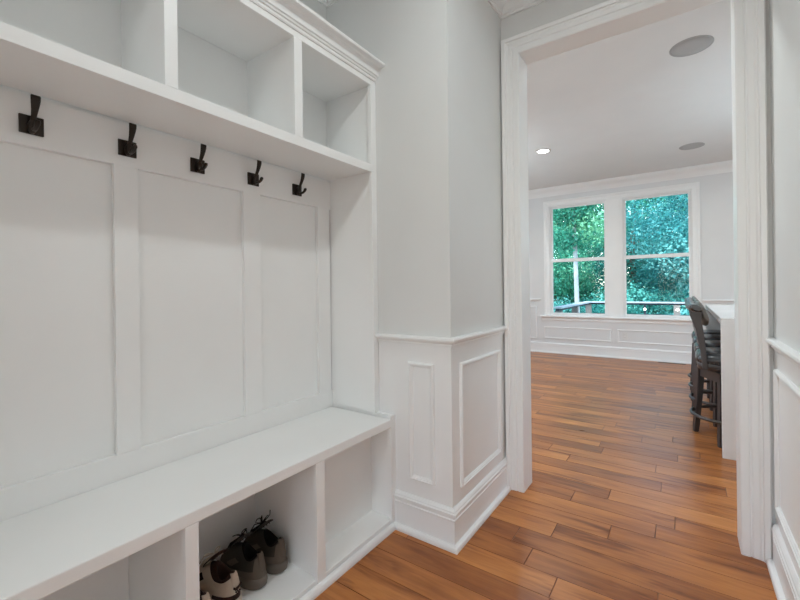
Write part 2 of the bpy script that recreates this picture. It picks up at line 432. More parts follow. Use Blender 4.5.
# ------------------------------------------------------------------ mudroom bench (lower unit)
bench = thing('mudroom_bench', 'long white built-in bench with open shoe cubbies below', 'bench', (-1.3, .57, 0))
bo = Vector(bench.location)
def part(root, nm, bm, mat, label=None):
    for v in bm.verts: v.co -= root.location
    return obj(nm, bm, mat, root, label)
ZB = .5082
b = BM(); bx(b, XL, XB, Y0, YW-.034, ZB-.0372, ZB, .003); part(bench, 'bench_top', b, 'cab')
DIV = [(-.395, -.362), (.082, .120), (.561, .599), (1.041, 1.084)]
b = BM(); 
for f0, f1 in DIV[1:]:
    bx(b, XB-.02, XB, f0, f1, .024, ZB-.0372, .0015); bx(b, XL, XB-.02, f0+.008, f1-.008, .040, ZB-.0372)
    part(bench, 'divider', b, 'cab'); b = BM()
b.free()
b = BM(); bx(b, XB-.02, XB, YW-.037, YW-.001, .024, ZB+.012, .0015); bx(b, XL, XB-.02, YW-.022, YW-.001, .0, ZB+.014, .002); bx(b, XB-.021, XB, YW-.034, YW-.001, ZB+.010, ZB+.014, .001)
part(bench, 'side_panel', b, 'cab')
b = BM(); bx(b, XB-.02, XB, Y0, Y0+.033, .024, ZB-.0372, .0015); bx(b, XL, XB-.02, Y0, Y0+.02, 0, ZB-.0372); part(bench, 'side_panel', b, 'cab')
b = BM(); bx(b, XL, XB-.006, Y0+.02, YW-.022, .020, .040, .0015); part(bench, 'cubby_floor', b, 'cab')
b = BM(); bx(b, XL-.012, XL, Y0, YW-.001, .0, ZB); part(bench, 'back_panel', b, 'cab')
b = BM(); bx(b, -1.262, -1.250, 1.076, YW-.022, .040, ZB-.0372); part(bench, 'false_back', b, 'cab', 'white panel closing off the shallow right cubby')
b = BM(); bx(b, XB-.03, XB-.002, Y0, YW-.001, 0, .020)
sweep(b, [(XB-.002, YW-.036, 0), (XB-.002, Y0, 0)], (0, 0, 1), [(0, 0), (.019, 0), (.019, .010), (.015, .020), (.008, .026), (0, .027)])
part(bench, 'base_moulding', b, 'trim')

# ------------------------------------------------------------------ locker: panelled back board with open cabinet above
lock = thing('hall_locker', 'white panelled locker back with three open cubbies and crown above', 'locker', (-1.4, .57, ZB))
Z0, Z1, Z2, Z3 = 1.6741, 1.7120, 2.0915, 2.122
ST = [(-.395, -.33), (.062, .141), (.541, .612), (1.011, 1.093), (1.431, YW-.032)]
b = BM(); bx(b, XL-.031, XL-.019, Y0, YW-.001, ZB, Z3); part(lock, 'back_board', b, 'cab')
bb = BM()
bx(bb, XL-.019, XL, Y0, YW-.001, ZB, .5905, .0012); bx(bb, XL-.019, XL, Y0, YW-.001, 1.532, Z0, .0012)
part(lock, 'rail_boards', bb, 'cab')
for s0, s1 in ST:
    b = BM(); bx(b, XL-.019, XL, s0, s1, .5905, 1.532, .0012); part(lock, 'stile', b, 'cab')
b = BM(); bx(b, XL, XU-.02, Y0, YW-.001, Z0+.008, Z1-.004); bx(b, XU-.02, XU, Y0, YW-.033, Z0, Z1, .0015); part(lock, 'shelf', b, 'cab')
UD = [(.088, .126), (.567, .605), (1.043, 1.083)]
for s0, s1 in UD:
    b = BM(); bx(b, XU-.02, XU, s0, s1, Z1, Z2, .0015); bx(b, XL-.019, XU-.02, s0+.008, s1-.008, Z1-.004, Z2+.006); part(lock, 'divider', b, 'cab')
b = BM(); bx(b, XU-.02, XU, YW-.038, YW-.001, ZB+.014, Z3, .0015); bx(b, XL-.019, XU-.02, YW-.024, YW-.001, ZB+.014, Z3); part(lock, 'side_panel', b, 'cab')
b = BM(); bx(b, XU-.02, XU, Y0, Y0+.038, ZB, Z3, .0015); bx(b, XL-.019, XU-.02, Y0, Y0+.024, ZB, Z3); part(lock, 'side_panel', b, 'cab')
b = BM(); bx(b, XU-.02, XU, Y0+.038, YW-.038, Z2, Z3, .0015); bx(b, XL-.019, XU-.02, Y0+.024, YW-.024, Z2+.006, Z2+.024); part(lock, 'top_panel', b, 'cab')
CC = [(0, Z3-.006), (.005, Z3-.006), (.008, Z3-.001), (.008, Z3+.006), (.013, Z3+.009), (.015, Z3+.015), (.020, Z3+.018), (.0245, Z3+.036), (.031, Z3+.047), (.040, Z3+.052), (.053, Z3+.054), (.058, Z3+.056), (.060, Z3+.066), (0, Z3+.066)]
b = BM(); sweep(b, [(XU, YW-.001, 0), (XU, Y0, 0)], (0, 0, 1), CC)
bx(b, XU-.02, XU, Y0, YW-.001, Z3, Z3+.066)
part(lock, 'crown', b, 'trim')

# ------------------------------------------------------------------ coat hooks
HK = [(.340, 'dark bronze double coat hook at the left end of the row, largest in view'),
      (.580, 'dark bronze double coat hook, second from the left, above the first stile'),
      (.816, 'dark bronze double coat hook at the middle of the row of five'),
      (1.058, 'dark bronze double coat hook, fourth from the left, above the second stile'),
      (1.297, 'dark bronze double coat hook at the right end of the row')]
def make_hook():
    t = thing('coat_hook', HK[0][1], 'hook', (XL, HK[0][0], 1.591), 0, 'coat hooks on the locker rail')
    b = BM(); bx(b, 0, .006, -.027, .027, -.026, .026, .0018); obj('plate', b, 'bronze', t)
    # boss that both arms spring from
    b = BM()
    loft(b, [[(x, w*math.cos(a), -.006+h*math.sin(a)) for a in [2*PI*k/16 for k in range(16)]] for x, w, h in ((.005, .010, .020), (.012, .0105, .020), (.020, .0105, .018), (.026, .008, .014), (.028, .004, .008))])
    obj('boss', b, 'bronze', t)
    # tall flared arm
    b = BM(); sec = []
    for x, z, w, th in ((.015, -.004, .0068, .0058), (.0205, .010, .0064, .0054), (.028, .022, .0068, .0048), (.036, .035, .0082, .0042), (.042, .048, .0098, .0038), (.0455, .060, .0110, .0036), (.0465, .069, .0112, .0034), (.0462, .0725, .0100, .0024)):
        sec.append([(x+th*math.sin(a)*.8, w*math.cos(a), z+th*math.sin(a)*-.35) for a in [2*PI*k/14 for k in range(14)]])
    loft(b, sec); obj('upper_arm', b, 'bronze', t)
    # short lower prong turned up
    b = BM()
    tube(b, [(.020, 0, -.015), (.032, 0, -.019), (.044, 0, -.018), (.054, 0, -.013), (.061, 0, -.005), (.063, 0, .000)], [.0062, .0058, .0056, .0060, .0070, .0046], 10, flat=.9)
    obj('lower_prong', b, 'bronze', t)
    return t
hk = make_hook()
for y, lab in HK[1:]:
    c = copy_tree(hk); c.location = (XL, y, 1.591); c['label'] = lab

# ------------------------------------------------------------------ shoes
def outline(th, L, wf, wh):
    """plan outline of a sole, th=0 at the toe; x forward from the heel"""
    c, s = math.cos(th), math.sin(th)
    x = L/2+L/2*math.copysign(abs(c)**.80, c)
    u = x/L
    w = wh+(wf-wh)*min(1, max(0, (u-.2)/.45))**1.3
    w *= 1-.06*math.exp(-((u-.42)/.14)**2)
    y = w*math.copysign(abs(s)**.82, s)
    return x, y
def make_shoe(label, loc, rz, mats, lace_loops, style):
    UP, PANELM, SOLE, LINE, LACE, TONG = mats
    L, wf, wh = .244, .0490, .0455
    t = thing('sneaker', label, 'shoe', loc, rz)
    K = 48
    # sole: flared rubber slab with a raised heel
    b = BM(); secs = []
    for zf, grow in ((0, -.004), (.12, 0), (.55, .0025), (.85, .0015), (1, -.003)):
        ring = []
        for k in range(K):
            x, y = outline(2*PI*k/K, L, wf, wh); u = x/L
            hh = .040-.013*max(0, min(1, (u-.30)/.5)); toe = .012*max(0, (u-.8)/.2)**2; heel = .004*max(0, (.12-u)/.12)
            g = 1+grow/.045
            ring.append(((x-L/2)*(1+grow/(L/2))+L/2, y*g, max(0, toe*(1-zf)+heel*(1-zf))+zf*hh))
        secs.append(ring)
    loft(b, secs); obj('sole', b, SOLE, t)
    # upper: from the sole edge, over the instep, up to the collar and down inside
    b = BM(); T = 9
    rings = []
    cx, ca, cb = .058, .042, .026
    for j in range(T+1):
        v = j/T; ring = []
        for k in range(K):
            th = 2*PI*k/K
            x, y = outline(th, L, wf, wh); u = x/L
            hh = .038-.013*max(0, min(1, (u-.30)/.5))
            B = Vector(((x-L/2)*.975+L/2, y*.95, hh-.004))
            c, s = math.cos(th), math.sin(th)
            # collar rim: high at heel and at the front of the throat, scooped at the ankle
            front = max(0, c); back = max(0, -c)
            Tx = cx+(ca+.012*front**2)*c; Ty = cb*s
            Tz = .098+.026*back**3+.032*front**2-.003*abs(s)**4
            Cc = Vector((B.x*.88+Tx*.12, B.y*1.02, .052+.020*(1-front)+.046*front**3+.020*back))
            P = B*(1-v)**2+Cc*(2*v*(1-v))+Vector((Tx, Ty, Tz))*v*v
            ring.append(b.verts.new(P))
        rings.append(ring)
    for v, dz in ((.93, .004), (.82, .003), (.74, -.008), (.72, -.056)):
        ring = []
        for k in range(K):
            q = rings[T][k].co
            ring.append(b.verts.new((cx+.012+(q.x-cx-.012)*v, q.y*v, q.z+dz)))
        rings.append(ring)
    for j in range(len(rings)-1):
        for k in range(K):
            f = b.faces.new((rings[j][k], rings[j][(k+1) % K], rings[j+1][(k+1) % K], rings[j+1][k])); f.smooth = True
            th = 2*PI*(k+.5)/K; c = math.cos(th)
            if j >= T: mi = 2
            elif style == 'dark':
                mi = 1 if (j <= 2 and c < .4) or (c < -.82 and j < 8) or (j < 2) or (.1 < c < .45 and j in (4, 5, 6)) else 0
            else:
                mi = 1 if (c < -.2 and j < 2) or (j == T-1) or (c > .45 and j < 2) or (.55 < c < .8 and 3 < j < 6) else 0
            f.material_index = mi
    b.faces.new(rings[-1]).material_index = 2
    o = obj('upper', b, [UP, PANELM, LINE], t)
    # heel tab
    b = BM(); sec = []
    for z, dx in ((.060, -.0032), (.080, -.0030), (.100, -.0020), (.116, .001), (.124, .006)):
        w = .013-.003*abs(z-.09)/.04
        x0 = .0065+dx
        sec.append([(x0+.0045*(abs(a)**2), w*a, z) for a in (-1, -.6, -.2, .2, .6, 1)]+[(x0+.006+.0045*(abs(a)**2), w*a, z) for a in (1, .6, .2, -.2, -.6, -1)])
    loft(b, sec); obj('heel_tab', b, PANELM if style == 'dark' else UP, t)
    # tongue
    b = BM(); sec = []
    for x, z, w in ((.172, .092, .014), (.156, .110, .023), (.136, .128, .030), (.116, .144, .033), (.098, .157, .032), (.087, .163, .022)):
        sec.append([(x, w*math.cos(a), z+.005*math.sin(a)+.006*(1-math.cos(a)**2)) for a in [2*PI*k/14 for k in range(14)]])
    loft(b, sec); obj('tongue', b, TONG, t)
    # laces: crossing rungs and a bow
    b = BM()
    for i in range(5):
        f = i/4; x = .176-.056*f; z = .104+.042*f; w = .016+.011*f
        for sgn in (-1, 1):
            tube(b, [(x+.006*sgn, -w, z-.006), (x+.003*sgn, -w*.5, z+.006), (x, 0, z+.009), (x-.003*sgn, w*.5, z+.006), (x-.006*sgn, w, z-.006)], .0021, 6)
    bxp, bz = .124, .153
    for lp in lace_loops:
        tube(b, [(bxp+p[0], p[1], bz+p[2]) for p in lp], .0019, 6)
    obj('laces', b, LACE, t)
    return t
def arc(dy, up, out):
    return [(0, 0, 0), (-.004, dy*.35, up*.6), (-.008+out*.2, dy*.7, up), (-.006+out*.5, dy, up*.85), (out*.8, dy*.95, up*.35), (out*.6, dy*.5, .004), (0, 0, 0)]
DK = ('dkup', 'dkpanel', 'dksole', 'dkline', 'dklace', 'dkup')
CRM = ('cream', 'mocha', 'creamsole', 'mocha', 'crlace', 'mocha')
ZF = .0402
make_shoe('dark charcoal sneaker with upright lace loop, rightmost of the shoes in the cubby', (-1.254, 1.000, ZF), PI+.04, DK,
          [arc(.028, .030, .01), arc(.016, .036, -.012), arc(-.026, .020, .012), [(0, 0, 0), (-.006, -.020, .012), (-.008, -.030, .022), (-.004, -.034, .036)], [(0, 0, 0), (.01, .03, .004), (.02, .042, -.02)]], 'dark')
make_shoe('dark charcoal sneaker between the other dark sneaker and the cream one', (-1.250, .904, ZF), PI+.05, DK,
          [arc(.026, .014, .02), arc(-.026, .014, .02), [(0, 0, 0), (.012, -.03, .004), (.02, -.04, -.02)]], 'dark')
s3 = make_shoe('cream and dark brown sneaker showing its whole heel, beside the dark pair', (-1.236, .790, ZF), PI+.06, CRM,
          [arc(.026, .012, .02), arc(-.026, .012, .02), [(0, 0, 0), (.014, .03, .002), (.022, .042, -.02)]], 'cream')
s4 = make_shoe('cream and dark brown sneaker mostly hidden behind the cubby divider', (-1.222, .684, ZF), PI+.11, CRM,
          [arc(.026, .012, .02), arc(-.026, .012, .02)], 'cream')
# stitched swoosh and dots on the cream heels
for s in (s3, s4):
    b = BM()
    up = [(-.013, .086), (-.014, .081), (-.010, .0775), (-.003, .0795), (.006, .084), (.015, .091)]
    lo = [(-.0115, .088), (-.0095, .0835), (-.0065, .0825), (-.001, .0838), (.006, .0865), (.015, .091)]
    def hx(y, z): return -.0045+.0045*(abs(y)/.017)**2-.0022*(z > 1)
    fr = [b.verts.new((hx(y, z)-.004, -y, z)) for y, z in up+lo[::-1]]
    bk = [b.verts.new((hx(y, z)+.004, -y, z)) for y, z in up+lo[::-1]]
    n = len(fr)
    b.faces.new(fr); b.faces.new(bk[::-1])
    for i in range(n): b.faces.new((fr[i], fr[(i+1) % n], bk[(i+1) % n], bk[i]))
    for y in (-.008, -.001, .006): bx(b, -.0085, -.002, -y-.0018, -y+.0018, .070, .0735)
    obj('heel_logo', b, 'mocha', s)

# ------------------------------------------------------------------ ceiling fittings, some unseen and added for light
def speaker(label, x, y):
    t = thing('ceiling_speaker', label, 'speaker', (x, y, CEIL), 0, 'in-ceiling speakers')
    b = BM(); lathe(b, [(.125, 0), (.125, -.003), (.122, -.004), (.117, -.004), (.117, 0)], 0, 0, 48); obj('rim', b, 'grille', t)
    b = BM(); lathe(b, [(.116, 0), (.116, -.003), (.06, -.0045), (.004, -.005)], 0, 0, 48); obj('speaker_grille', b, 'grille', t)
    return t
speaker('large round grey speaker flush in the ceiling just past the doorway', .065, 3.415)
speaker('round grey speaker flush in the ceiling near the windows', .105, 5.885)
def downlight(label, x, y, r, power, size):  # also builds the out-of-view lights added as fill
    t = thing('recessed_or_fill_light', label, 'light', (x, y, CEIL))
    b = BM(); lathe(b, [(r+.022, 0), (r+.022, -.004), (r+.004, -.006), (r, -.003), (r, 0)], 0, 0, 40); obj('trim_ring', b, 'plastic', t)
    b = BM(); lathe(b, [(r-.001, -.0005), (r-.001, -.0025), (.002, -.003)], 0, 0, 40); obj('lens', b, 'lens', t)
    if power:
        l = bpy.data.lights.new('downlight', 'AREA'); l.shape = 'DISK'; l.size = size; l.energy = power; l.color = (.90, .985, 1)
        lo = bpy.data.objects.new('downlight', l); C.objects.link(lo); lo.parent = t; lo.location = (0, 0, -.008)
    return t
LP = 1.0
downlight('lit recessed ceiling light left of the speakers', -1.362, 4.995, .066, 8*LP, .13)
downlight('recessed ceiling light in the hall in front of the locker', -.33, .95, .066, 9*LP, .13)
downlight('unseen ceiling light added behind the camera as hall fill', -.30, -1.1, .20, 10*LP, .40)  # wide fill light added behind the camera
downlight('unseen ceiling light added inside the doorway to brighten the island end', -.70, 2.65, .066, 14*LP, .13)  # added out of view for light on the island end panel
downlight('unseen fill light added in the ceiling over the kitchen island', 1.3, 4.2, .066, 8*LP, .13)  # this and the next two are added room fill
downlight('unseen fill light added in the right half of the far room', 1.3, 6.0, .066, 8*LP, .13)
downlight('unseen fill light added in the left half of the far room', -2.4, 3.4, .066, 8*LP, .13)

M['globe'] = emit('fill_globe_glow', (.74, .91, 1), 15)  # glow of the added island globes
M['bigfill'] = emit('bright_fill_globe_glow', (.74, .91, 1), 52)  # stronger glow of the added globe on the left
for x, y, lab in ((.85, 3.9, 'unseen glowing globe added over the near half of the island as room fill'), (.85, 4.9, 'unseen glowing globe added over the far half of the island as room fill'), (-2.45, 4.6, 'unseen glowing globe added in the left half of the far room as fill')):  # out-of-view globes added to light the room ceiling from below
    t = thing('added_fill_globe', lab, 'lamp', (x, y, CEIL))
    b = BM(); lathe(b, [(.05, 0), (.05, -.015), (.01, -.022)], 0, 0, 24); obj('canopy', b, 'iron', t)
    b = BM(); tube(b, [(0, 0, -.02), (0, 0, -.80)], .005, 8); obj('rod', b, 'iron', t)
    b = BM(); bmesh.ops.create_uvsphere(b, u_segments=24, v_segments=16, radius=.15, matrix=Matrix.Translation((0, 0, -.94)))
    for f in b.faces: f.smooth = True
    obj('globe', b, 'globe' if x > 0 else 'bigfill', t)

# ------------------------------------------------------------------ kitchen island with waterfall ends
isl = thing('kitchen_island', 'pale grey island with waterfall end panel just through the doorway', 'island', (.7, 4.36, 0))
IY0, IY1, IX0, IX1, IZ = 3.30, 5.42, .1985, 1.25, .898
b = BM(); bx(b, IX0, IX1, IY0, IY1, IZ-.04, IZ, .002); part(isl, 'countertop', b, 'quartz')
b = BM(); bx(b, IX0, IX1, IY0, IY0+.04, 0, IZ-.04, .002); part(isl, 'waterfall_panel', b, 'quartz')
b = BM(); bx(b, IX0, IX1, IY1-.04, IY1, 0, IZ-.04, .002); part(isl, 'waterfall_panel', b, 'quartz')
b = BM(); bx(b, .62, IX1-.02, IY0+.04, IY1-.04, .0, IZ-.04)
for i in range(4):
    ya = IY0+.06+i*.51
    sweep(b, [(.62, ya, .12), (.62, ya, .80), (.62, ya+.46, .80), (.62, ya+.46, .12)], (-1, 0, 0), PANEL, True)
part(isl, 'cabinet_base', b, 'cab')

# ------------------------------------------------------------------ bar stools
def make_stool():
    t = thing('bar_stool', '', 'stool', (0, 0, 0), 0, 'counter stools along the island')
    # seat faces +X (towards the island); legs are set square to a slightly turned base
    ba = math.radians(24.7); R = lambda x, y: (x*math.cos(ba)-y*math.sin(ba), x*math.sin(ba)+y*math.cos(ba))
    for sx in (-1, 1):
        for sy in (-1, 1):
            b = BM(); sec = []
            for z, d, w in ((0, .159, .0150), (.05, .156, .0160), (.30, .141, .0195), (.50, .134, .022)):
                ring = []
                for ax, ay in ((-1, -1), (1, -1), (1, 1), (-1, 1)):
                    x, y = R(sx*d+ax*w, sy*d+ay*w); ring.append((x, y, z))
                sec.append(ring)
            loft(b, sec, smooth=False)
            bmesh.ops.bevel(b, geom=[e for e in b.edges if abs((e.verts[0].co-e.verts[1].co).normalized().z) > .5], offset=.004, segments=2, affect='EDGES')
            lg = obj('leg', b, 'stoolwood', t)
            b = BM(); x, y = R(sx*.159, sy*.159); lathe(b, [(.012, -.0002), (.014, .002), (.014, .006), (.010, .007)], x, y, 12); obj('glide', b, 'plastic', lg)
    b = BM()
    ring = [(.238*math.cos(a), .238*math.sin(a), .170) for a in [2*PI*k/56 for k in range(56)]]
    tube(b, ring, .0115, 10, True); obj('foot_ring', b, 'iron', t)
    b = BM()   # upper leg frame and swivel plate
    for a0, a1 in (((-1, -1), (1, -1)), ((1, -1), (1, 1)), ((1, 1), (-1, 1)), ((-1, 1), (-1, -1))):
        p0 = R(a0[0]*.134, a0[1]*.134); p1 = R(a1[0]*.134, a1[1]*.134)
        dd = Vector((p1[0]-p0[0], p1[1]-p0[1], 0)).normalized(); nn = Vector((-dd.y, dd.x, 0))*.012
        sec = []
        for p in (p0, p1): sec.append([(p[0]+nn.x, p[1]+nn.y, .43), (p[0]-nn.x, p[1]-nn.y, .43), (p[0]-nn.x, p[1]-nn.y, .50), (p[0]+nn.x, p[1]+nn.y, .50)])
        loft(b, sec, smooth=False)
    lathe(b, [(.15, .500), (.155, .503), (.155, .512), (.12, .515)], 0, 0, 32)
    obj('leg_frame', b, 'stoolwood', t)
    # rounded-square seat frame, cushion and nail heads
    def rsq(r, e=5.0, n=40):
        out = []
        for k in range(n):
            a = 2*PI*k/n; c, s = math.cos(a), math.sin(a)
            q = (abs(c)**e+abs(s)**e)**(-1/e); out.append((r*q*c, r*q*s))
        return out
    b = BM(); loft(b, [[(x, y, z) for x, y in rsq(r)] for r, z in ((.190, .514), (.200, .516), (.202, .556), (.196, .560))]); obj('seat_frame', b, 'stoolwood', t)
    b = BM(); loft(b, [[(x, y, z) for x, y in rsq(r, 4)] for r, z in ((.199, .558), (.208, .566), (.211, .585), (.208, .605), (.196, .622), (.170, .634), (.12, .642), (.05, .645))])
    cu = obj('cushion', b, 'leather', t)
    b = BM()
    for x, y in rsq(.2065, 4, 64):
        bmesh.ops.create_icosphere(b, subdivisions=1, radius=.0042, matrix=Matrix.Translation((x, y, .569)))
    obj('nail_heads', b, 'iron', cu)
    # back: two posts raked backwards, ending in a rolled top rail with a leather pad in front
    for sy in (-1, 1):
        b = BM(); sec = []
        for x, z, w in ((-.155, .520, .020), (-.163, .60, .021), (-.172, .70, .024), (-.186, .80, .028), (-.200, .86, .036), (-.206, .900, .046), (-.204, .925, .050)):
            y = sy*.188
            w *= .8; sec.append([(x-w, y-.016, z), (x+w*.9, y-.016, z), (x+w*.9, y+.016, z), (x-w, y+.016, z)])
        loft(b, sec, smooth=False)
        bmesh.ops.bevel(b, geom=list(b.edges), offset=.003, segments=1, affect='EDGES')
        obj('back_post', b, 'stoolwood', t)
    b = BM(); sec = []
    for i in range(15):
        y = -.215+.43*i/14; bow = -.030*(1-(y/.215)**2)
        e = 1-.35*(abs(y)/.215)**6
        sec.append([(-.200+bow+.038*e*math.cos(a), y, .950+.028*e*math.sin(a)-.12*.05*math.cos(a)) for a in [2*PI*k/16 for k in range(16)]])
    loft(b, sec); obj('top_rail', b, 'leather', t)
    b = BM(); sec = []
    for i in range(13):
        y = -.195+.39*i/12; bow = -.030*(1-(y/.215)**2); e = 1-.5*(abs(y)/.195)**8
        sec.append([(-.148+bow+.024*e*math.cos(a)-.03*math.sin(a)*.6, y, .905+.088*e*math.sin(a)) for a in [2*PI*k/16 for k in range(16)]])
    loft(b, sec); obj('back_pad', b, 'backleather', t)
    for z, x in ((.700, -.168), (.775, -.180)):
        b = BM(); sec = []
        for i in range(9):
            y = -.188+.376*i/8; bow = -.022*(1-(y/.188)**2)
            sec.append([(x+bow-.009, y, z-.017), (x+bow+.009, y, z-.017), (x+bow+.006, y, z+.017), (x+bow-.012, y, z+.017)])
        loft(b, sec, smooth=False); obj('back_slat', b, 'stoolwood', t)
    return t
st = make_stool()
SL = ['dark leather bar stool nearest the doorway, its legs and foot ring in plain view',
      'dark leather bar stool second from the doorway, mostly hidden behind the nearest one',
      'dark leather bar stool third from the doorway along the island',
      'dark leather bar stool farthest from the doorway, nearest the window']
for i, (x, y) in enumerate(((.281, 3.725), (.281, 4.215), (.281, 4.705), (.281, 5.175))):
    o = st if i == 0 else copy_tree(st)
    o.location = (x, y, 0); o['label'] = SL[i]

# ------------------------------------------------------------------ floor vent and outlet
v = thing('floor_vent', 'narrow dark brown floor vent in front of the far baseboard', 'vent', (-.138, 6.885, 0))
b = BM(); bx(b, -.165, .165, -.035, -.028, 0, .004); bx(b, -.165, .165, .028, .035, 0, .004); bx(b, -.165, -.155, -.028, .028, 0, .004); bx(b, .155, .165, -.028, .028, 0, .004); obj('vent_frame', b, 'ventmetal', v)
b = BM()
for i in range(22): bx(b, -.150+i*.0143-.0035, -.150+i*.0143+.0035, -.028, .028, .0002, .003)
obj('louvers', b, 'ventmetal', v)
b = BM(); bx(b, -.155, .155, -.028, .028, 0, .0005); obj('dark_duct', b, 'slot', v)
o_ = thing('wall_outlet', 'small white electrical outlet inside the panel under the right window', 'outlet', (-.727, YF, .34))
b = BM(); bx(b, -.037, .037, -.006, 0, -.058, .058, .003); obj('cover_plate', b, 'plastic', o_)
for z in (-.020, .020):
    b = BM(); bx(b, -.015, .015, -.0075, -.005, z-.013, z+.013, .002); sk = obj('socket', b, 'plastic', o_)
    b = BM()
    for x in (-.006, .006): bx(b, x-.001, x+.001, -.0080, -.007, z-.002, z+.006)
    obj('slots', b, 'slot', sk)

# ------------------------------------------------------------------ outside: deck, railing, trees, house
b = BM()
for i in range(20): bx(b, -1.85, 4.2, 7.16+i*.148, 7.16+i*.148+.142, -.19, -.15)
bx(b, -1.80, 4.2, 7.16, 10.1, -.30, -.195)
struct('deck', b, 'deckwood', 'grey wooden deck outside the far windows', 'deck')
b = BM(); bx(b, -40, 40, 7.15, 70, -2.6, -2.5); struct('ground', b, 'grass', 'green lawn below the deck', 'ground')
dr = thing('deck_railing', 'pale deck railing with dark lower rails outside the windows', 'railing', (1.2, 10, -.15))
b = BM(); bx(b, -1.83, 4.2, 9.93, 10.07, .725, .755, .004); bx(b, -1.83, -1.69, 7.2, 9.93, .725, .755, .004); part(dr, 'top_rail', b, 'deckrail')
b = BM(); bx(b, -1.78, 4.2, 9.97, 10.03, .690, .725); bx(b, -1.79, -1.73, 7.2, 9.97, .690, .725); part(dr, 'sub_rail', b, 'darkrail')
b = BM(); bx(b, -1.78, 4.2, 9.98, 10.02, -.05, -.01); bx(b, -1.78, -1.74, 7.2, 9.98, -.05, -.01)
for i in range(4):
    z = .10+i*.13
    tube(b, [(-1.76, 7.25, z), (-1.76, 10, z), (4.2, 10, z)], .006, 6)
part(dr, 'cable_rails', b, 'darkrail')
for x, y in ((-1.76, 10), (-.10, 10), (1.55, 10), (3.2, 10), (-1.76, 8.6), (-1.76, 7.3)):
    b = BM(); bx(b, x-.055, x+.055, y-.055, y+.055, -.15, .690, .004); part(dr, 'post', b, 'deckwood')
b = BM(); bx(b, -.68, -.64, 9.98, 10.02, -.05, .690, .003); part(dr, 'baluster', b, 'darkrail')
for i, (x, lab) in enumerate(((-.66, 'small lit round lamp on the deck baluster under the right window'), (-.09, 'small lit round lamp on the deck post beside the stools'))):
    t = thing('deck_lamp', lab, 'lamp', (x, 9.945 if i else 9.98, .60), 0, 'lamps on the deck railing')
    b = BM(); bx(b, -.020, .020, -.012, 0, -.03, .03, .003); obj('bracket', b, 'darkrail', t)
    b = BM(); bmesh.ops.create_icosphere(b, subdivisions=2, radius=.026, matrix=Matrix.Translation((0, -.036, 0))); obj('globe', b, 'solar', t)

def crown_mesh(name, seed, blobs, nleaf, size, mat, gap=None):
    rng = np.random.default_rng(seed)
    B = np.array(blobs); w = (B[:, 3]*B[:, 4]*B[:, 5])**(2/3); w /= w.sum()
    idx = rng.choice(len(B), nleaf, p=w)
    d = rng.normal(size=(nleaf, 3)); d /= np.linalg.norm(d, axis=1)[:, None]
    r = 1-.45*rng.random(nleaf)**2.2
    c = B[idx, :3]+d*B[idx, 3:6]*r[:, None]
    c += .10*rng.normal(size=(nleaf, 3))
    if gap is not None:
        keep = ~((c[:, 0] > gap[0]) & (c[:, 0] < gap[1]) & (c[:, 2] > gap[2]) & (c[:, 2] < gap[3]))
        c, d, idx = c[keep], d[keep], idx[keep]; nleaf = len(c)
    nrm = d*.9+rng.normal(size=(nleaf, 3))*.75+np.array([0, 0, .35]); nrm /= np.linalg.norm(nrm, axis=1)[:, None]
    a = np.cross(nrm, rng.normal(size=(nleaf, 3))); a /= np.linalg.norm(a, axis=1)[:, None]
    t = np.cross(nrm, a); s = size*(.65+.7*rng.random(nleaf))[:, None]
    V = np.stack([c-a*s, c-t*s*.48+a*s*.1, c+a*s-nrm*s*.25, c+t*s*.48+a*s*.1], 1).reshape(-1, 3)
    me = bpy.data.meshes.new(name)
    me.vertices.add(len(V)); me.vertices.foreach_set('co', V.ravel())
    me.loops.add(len(V)); me.loops.foreach_set('vertex_index', np.arange(len(V)))
    me.polygons.add(nleaf); me.polygons.foreach_set('loop_start', np.arange(0, len(V), 4)); me.polygons.foreach_set('loop_total', np.full(nleaf, 4))
    me.update(calc_edges=True)
    at = me.attributes.new('leaf', 'FLOAT', 'FACE')
    cl = rng.random(len(B))[idx]
    at.data.foreach_set('value', np.clip(.36*rng.random(nleaf)+.64*cl, 0, 1).astype(np.float32))
    me.materials.append(M[mat])
    return me
def rand_blobs(seed, n, rx, ry, zlo, zhi, br):
    r = random.Random(seed); out = []
    while len(out) < n:
        x, y, z = r.uniform(-1, 1), r.uniform(-1, 1), r.uniform(-1, 1)
        if x*x+y*y+z*z > 1: continue
        s = br*r.uniform(.7, 1.3)
        out.append((x*rx, y*ry, (zlo+zhi)/2+z*(zhi-zlo)/2, s*1.15, s*1.15, s*.75))
    return out
def trunk(bm, h, r, lean=0, branches=5, seed=0):
    rr = random.Random(seed)
    tube(bm, [(lean*z/h+.05*math.sin(z*1.3), .04*math.cos(z), z) for z in [h*i/8 for i in range(9)]], [r*(1.15-.55*i/8) for i in range(9)], 10)
    for i in range(branches):
        z = h*rr.uniform(.35, .85); a = rr.uniform(0, 2*PI); L = rr.uniform(.8, 1.8)
        tube(bm, [(lean*z/h, 0, z), (lean*z/h+L*.5*math.cos(a), L*.5*math.sin(a), z+L*.35), (lean*z/h+L*math.cos(a), L*math.sin(a), z+L*.8)], [r*.4, r*.28, r*.12], 6)
GZ = -2.5
CR = [('leafb', crown_mesh('foliage', 1, rand_blobs(1, 46, 2.3, 2.0, .8, 7.6, .75), 46000, .05, 'leafb')),
      ('leaf', crown_mesh('foliage', 2, rand_blobs(2, 46, 2.4, 2.0, .6, 7.2, .75), 46000, .05, 'leaf')),
      ('leafg', crown_mesh('foliage', 3, rand_blobs(3, 44, 2.2, 2.0, 1.2, 7.8, .75), 46000, .05, 'leafg'))]
